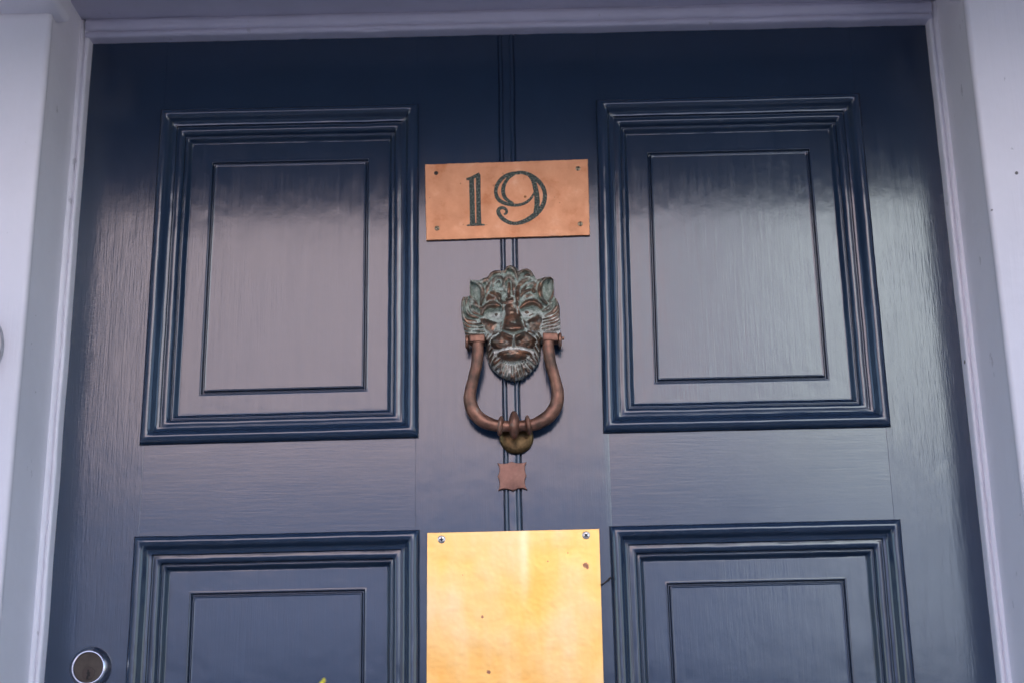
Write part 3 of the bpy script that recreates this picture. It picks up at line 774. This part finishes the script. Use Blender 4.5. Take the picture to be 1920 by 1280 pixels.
# strands scored into the hair
# hammered life in the metal, and thinner towards the rim
nz = np.zeros_like(X); rng = np.random.default_rng(3)
def vnoise(s):
    g = rng.random((int(1400/s)+3, int(1400/s)+3)); u, v = X/s, Y/s; i, j = u.astype(int), v.astype(int); a, b = u-i, v-j
    a = a*a*(3-2*a); b = b*b*(3-2*b)
    return (g[j, i]*(1-a)+g[j, i+1]*a)*(1-b)+(g[j+1, i]*(1-a)+g[j+1, i+1]*a)*b-.5
H = H+vnoise(60)*.9+vnoise(22)*.6+vnoise(11)*.25
edge = np.clip(sd_/16, 0, 1)
H = H*(1-(1-np.sqrt(edge))*.25)
H = np.maximum(H, 2.5)
def blur(A, r):
    k = np.exp(-.5*(np.arange(-3*r, 3*r+1)/r)**2); k /= k.sum()
    f = lambda q: np.convolve(np.pad(q, 3*r, mode='edge'), k, 'valid')
    return np.apply_along_axis(f, 0, np.apply_along_axis(f, 1, A))
Hs = blur(H, 1)
cav = np.clip((blur(H, 4)-H)*.55+(blur(H, 12)-H)*.22, -.45, .55)
def blob(cx, cy, rx, ry): return np.exp(-((X-cx)/rx)**2-((Y-cy)/ry)**2)
eyes = blob(478, 590, 62, 34)+blob(785, 575, 66, 36)
pup = blob(479, 576, 15, 12)+blob(783, 562, 17, 12)
side = np.clip((np.abs(X-640)-270)/140, 0, 1)
arc = np.exp(-((Y-(905+((X-648)/190)**2*45))/17)**2)*(np.abs(X-648) < 200)
phil = blob(648, 810, 20, 70)
mus = blob(515, 838, 105, 72)+blob(762, 838, 95, 75)+blob(645, 650, 75, 110)+blob(400, 672, 62, 45)+blob(858, 658, 70, 60)+blob(648, 985, 115, 50)+blob(432, 408, 85, 55)+blob(815, 398, 95, 58)+.8*blob(415, 492, 70, 22)+.8*blob(850, 472, 70, 22)
hair = np.clip((HAIR+3)/3, 0, 1)
vert = .36+cav*(.85-.40*hair)+vnoise(80)*.34+vnoise(30)*.22+.10*np.clip((420-Y)/260, 0, 1)+.12*side+.17*hair-.01*np.clip((Y-880)/120, 0, 1)+.45*blob(538, 510, 12, 60)+.45*blob(706, 505, 11, 60)+.6*eyes-1.3*pup+.6*arc+.4*phil-.15*mus
chalk = np.clip((Y-560)/400, 0, 1)*.45+np.clip((X-880)/120, 0, 1)*np.clip((Y-500)/120, 0, 1)*.7+.6*eyes+.5*arc+.4*phil+.15*np.clip((Y-880)/100, 0, 1)
chalk = np.clip(chalk, 0, 1)
mask = sd_ > 0
idx = -np.ones(X.shape, int); idx[mask] = np.arange(mask.sum())
vx = (X-627)*KX - .0007; vz = -.2465+80*KZ - Y*KZ
# h is lifted off the plane; the picture plane of the drawing tilts with it
px_ = vx*(1-Hs*MM*.78)+.0166*Hs*MM*.78; pz_ = vz - LIFT*Hs*MM
V = np.stack([px_[mask], -Hs[mask]*MM, pz_[mask]+ZT], 1)
a, b, c, d = idx[:-1, :-1], idx[:-1, 1:], idx[1:, 1:], idx[1:, :-1]
ok = (a >= 0) & (b >= 0) & (c >= 0) & (d >= 0)
F = np.stack([a[ok], d[ok], c[ok], b[ok]], 1)
# walls back to the door round the outline
ed = {}
for q in F.tolist():
    for i in range(4):
        e = (q[i], q[(i+1) % 4])
        if (e[1], e[0]) in ed: del ed[(e[1], e[0])]
        else: ed[e] = 1
bv = sorted({v for e in ed for v in e}); nb = {v: len(V)+i for i, v in enumerate(bv)}
back = V[bv].copy(); back[:, 1] = .0012
ctr = np.array([0, 0, -.315+ZT]); back[:, [0, 2]] = ctr[[0, 2]]+(back[:, [0, 2]]-ctr[[0, 2]])*.975
walls = [(e[1], e[0], nb[e[0]], nb[e[1]]) for e in ed]
VV = np.concatenate([V, back]); FF = F.tolist()+walls
me = bpy.data.meshes.new('lion_head'); me.from_pydata(VV.tolist(), [], FF); me.update()
for nm, arr, bk in (('verdigris', vert, .35), ('chalk', chalk, .1)):
    at = me.attributes.new(nm, 'FLOAT', 'POINT'); at.data.foreach_set('value', np.concatenate([arr[mask], np.full(len(bv), bk)]).astype(np.float32))
lion = link('lion_head', me, BRONZE, dk, 55)

def kp(px, py, h):
    """a point of the knocker drawn at (px, py) of the drawing, standing h metres off the door"""
    x = (px-627)*KX-.0007; z = -.2465+80*KZ-py*KZ
    return Vector((x*(1-h*.78)+.0166*h*.78, -h, z-LIFT*h+ZT))
# hinge lugs, one each side, with the rim that stands outside the ring's eye
for s, (xa, xb, xr) in ((-1, (205, 364, 166)), (1, (934, 1088, 1128))):
    bm = bmesh.new()
    a = kp(xa, 760, .024); b = kp(xb, 842, .024)
    add_box(bm, (a.x, -.0245, b.z), (b.x, -.010, a.z), .0016, 3, None)
    x0, x1 = sorted((kp(xr, 800, .02).x, kp(xa if s < 0 else xb, 800, .02).x)); 
    t = lathe_bm([(.0052, x0+.0002), (.0066, x0+.0010), (.0066, x1-.0008), (.0052, x1-.0003)], 'x', 28, (0, -.0175, kp(0, 838, .0175).z))
    me2 = bpy.data.meshes.new('t'); t.to_mesh(me2); t.free(); bm.from_mesh(me2); bpy.data.meshes.remove(me2)
    add_box(bm, (x0+.0008, -.017, kp(0, 850, .0175).z-.003), (x1-.0009, .001, kp(0, 760, .0175).z), .0012, 2)
    for v in bm.verts: v.co += Vector((noise.noise(v.co*300), noise.noise(v.co*300+Vector((5, 0, 0))), noise.noise(v.co*300+Vector((0, 5, 0)))))*.0005
    from_bm('hinge_lug', bm, BRONZE_RING, dk, 40)
pz = kp(0, 822, .0185)
from_bm('hinge_pin', lathe_bm([(.0001, .0), (.0013, .0002), (.0015, .0006), (.0015, .010), (.0015, .014)][::-1], 'x', 18, (kp(1148, 822, .0185).x-.014, -.0185, pz.z)), BRONZE_RING, dk, 40)
# the ring: a pear-shaped bar hanging from the lugs (drawn in a 931 x 1280 frame of its own)
def rp(x, y, h): return kp((x/3.879+840-840)*1280/240, (y/3.879+600-480)*1280/240, h)
path = [(214, 150, .0225), (211, 215, .0225), (203, 300, .022), (180, 395, .0205), (158, 480, .019), (153, 545, .018), (172, 620, .017), (220, 680, .0165), (285, 716, .0165), (350, 732, .0165), (465, 738, .0165), (580, 732, .0165), (645, 714, .0165), (712, 672, .0165), (760, 610, .017), (778, 540, .018), (774, 470, .019), (757, 395, .0205), (733, 300, .022), (722, 215, .0225), (720, 150, .0225)]
rad = [.0046, .0050, .0049, .0048, .0051, .0055, .0058, .0058, .0056, .0050, .0046, .0050, .0056, .0058, .0058, .0055, .0051, .0048, .0049, .0050, .0046]
cc = catmull([(*rp(*p), r*1.07) for p, r in zip(path, rad)], 140)
ring = from_bm('ring', tube_bm([c[:3] for c in cc], [c[3] for c in cc], 28, .0004), BRONZE_RING, dk, 179)
def bead(name, cx, cy, h, R, hw, lean=0.0):
    c = rp(cx, cy, h)
    pr = [(R*math.sqrt(max(0.02, 1-(t/1.0)**2)), hw*t) for t in np.linspace(-1, 1, 15)]
    bm = lathe_bm(pr, 'x', 36, (0, 0, 0))
    bmesh.ops.rotate(bm, verts=bm.verts, cent=(0, 0, 0), matrix=Matrix.Rotation(lean, 3, 'Y'))
    for v in bm.verts: v.co += c+Vector((0, noise.noise(v.co*400), noise.noise(v.co*400+Vector((3, 3, 3)))))*.0003
    return from_bm(name, bm, BRONZE_RING, ring, 179)
bead('collar', 368, 735, .0165, .0094, .0032, .12); bead('collar', 565, 733, .0165, .0094, .0032, -.12)
bead('knob', 465, 730, .0165, .0130, .0052)
# strike plate behind the ring
sp = rp(480, 822, .003)
from_bm('strike_plate', lathe_bm([(.0150, .0006), (.0158, -.0012), (.0156, -.0040), (.0142, -.0056), (.0115, -.0064), (.006, -.0068), (.0004, -.0069)], 'y', 56, (sp.x, 0, sp.z)), OLD_BRASS, dk, 60)

# ------------------------------------------------------------------ doorbell on the left pilaster, mostly outside the picture
bx, bz, by = -.4855, ZT-.3480, DEP-.0015
db = empty('doorbell', (bx, by, bz), 'round chrome doorbell on the left pilaster, cut by the picture edge', 'doorbell')
from_bm('bell_plate', lathe_bm([(.0412, .001), (.0412, -.0035), (.0402, -.0052), (.0385, -.0052), (.0365, -.0030), (.0350, -.0030), (.0342, -.0045)], 'y', 72, (bx, by, bz), (False, False)), simple('weathered_chrome', (.42, .43, .45), .3, .8, 90, .3), db, 40)
from_bm('bell_dome', lathe_bm([(.0350, -.0028), (.0346, -.0060), (.031, -.0120), (.024, -.0165), (.013, -.0185), (.0005, -.0190)], 'y', 72, (bx, by, bz), (False, True)), simple('dulled_chrome', (.30, .31, .34), .25, .9, 60, .2), db, 60)
from_bm('push_button', lathe_bm([(.0075, -.018), (.0075, -.0225), (.0062, -.0240), (.0004, -.0244)], 'y', 40, (bx, by, bz), (False, True)), STEEL, db, 40)

# ------------------------------------------------------------------ little things
# wisp caught between the brass plate and the right-hand moulding
c = catmull([(.0757, -.0040, ZT-.5520), (.0790, -.0036, ZT-.5502), (.0822, -.0052, ZT-.5480), (.0846, -.0090, ZT-.5462)], 14)
wp = from_bm('twig', tube_bm(c, [.0007]*4+[.0006]*6+[.0009]*4, 8), simple('dark_twig', (.05, .04, .04), .7), None, 179)
tag(wp, 'tiny dark twig stuck beside the brass plate', 'twig')
# yellow-flowered plant in a pot on the step; only its topmost flower reaches the picture
fp = empty('potted_plant', (-.17, -.24, .165), 'yellow flowered plant whose tip just shows at the bottom of the door', 'plant')
from_bm('pot', lathe_bm([(.075, 0), (.105, .20), (.112, .20), (.112, .225), (.098, .225), (.094, .19), (.01, .188)], 'z', 40, (-.17, -.24, .167)), simple('terracotta', (.42, .18, .10), .8, 0, 30, .15), fp, 40)
tip = Vector((-.1495, -.15, ZT-.6395))
st = catmull([(-.17, -.24, .35), (-.185, -.215, .75), (-.168, -.185, 1.15), tuple(tip+Vector((-.005, 0, -.012)))], 40)
from_bm('stem', tube_bm(st, [.0045-.003*k/39 for k in range(40)], 10), simple('green_stem', (.08, .16, .04), .6), fp, 179)
bm = bmesh.new()
for k in range(34):
    p = Vector(st[min(39, 4+k)]); a = k*2.4; L = .075-.0014*k; d = Vector((math.cos(a), math.sin(a)*.55, .35)).normalized(); s_ = d.cross(Vector((0, 0, 1))).normalized()
    if p.z > ZT-.72: continue
    q = [p, p+d*L*.4+s_*L*.16, p+d*L*.75+s_*L*.12, p+d*L-Vector((0, 0, L*.2)), p+d*L*.75-s_*L*.12, p+d*L*.4-s_*L*.16]
    bm.faces.new([bm.verts.new(v) for v in q])
from_bm('foliage', bm, simple('leaf_green', (.06, .12, .03), .5, 0, 40, .3), fp)
YEL = simple('yellow_petal', (.80, .66, .06), .5, 0, 400, .2)
bm = bmesh.new(); rnd = random.Random(5)
blobs = [(0, 0, 0, .0016), (-.0016, .0005, -.0022, .0019), (-.0032, 0, -.0040, .0019), (-.0012, -.0012, -.0048, .0020), (-.0046, .0010, -.0062, .0021)] + [(rnd.uniform(-.010, .004), rnd.uniform(-.006, .006), -.007-.04*rnd.random(), .0024) for _ in range(26)]
for x, y, z, r in blobs:
    t = bmesh.new(); bmesh.ops.create_icosphere(t, subdivisions=2, radius=r)
    for v in t.verts: v.co = tip+Vector((x, y, z))+v.co*(1+.35*noise.noise(v.co*900+Vector((x, y, z))*500))
    me3 = bpy.data.meshes.new('t'); t.to_mesh(me3); t.free(); bm.from_mesh(me3); bpy.data.meshes.remove(me3)
from_bm('flower', bm, YEL, fp, 179)
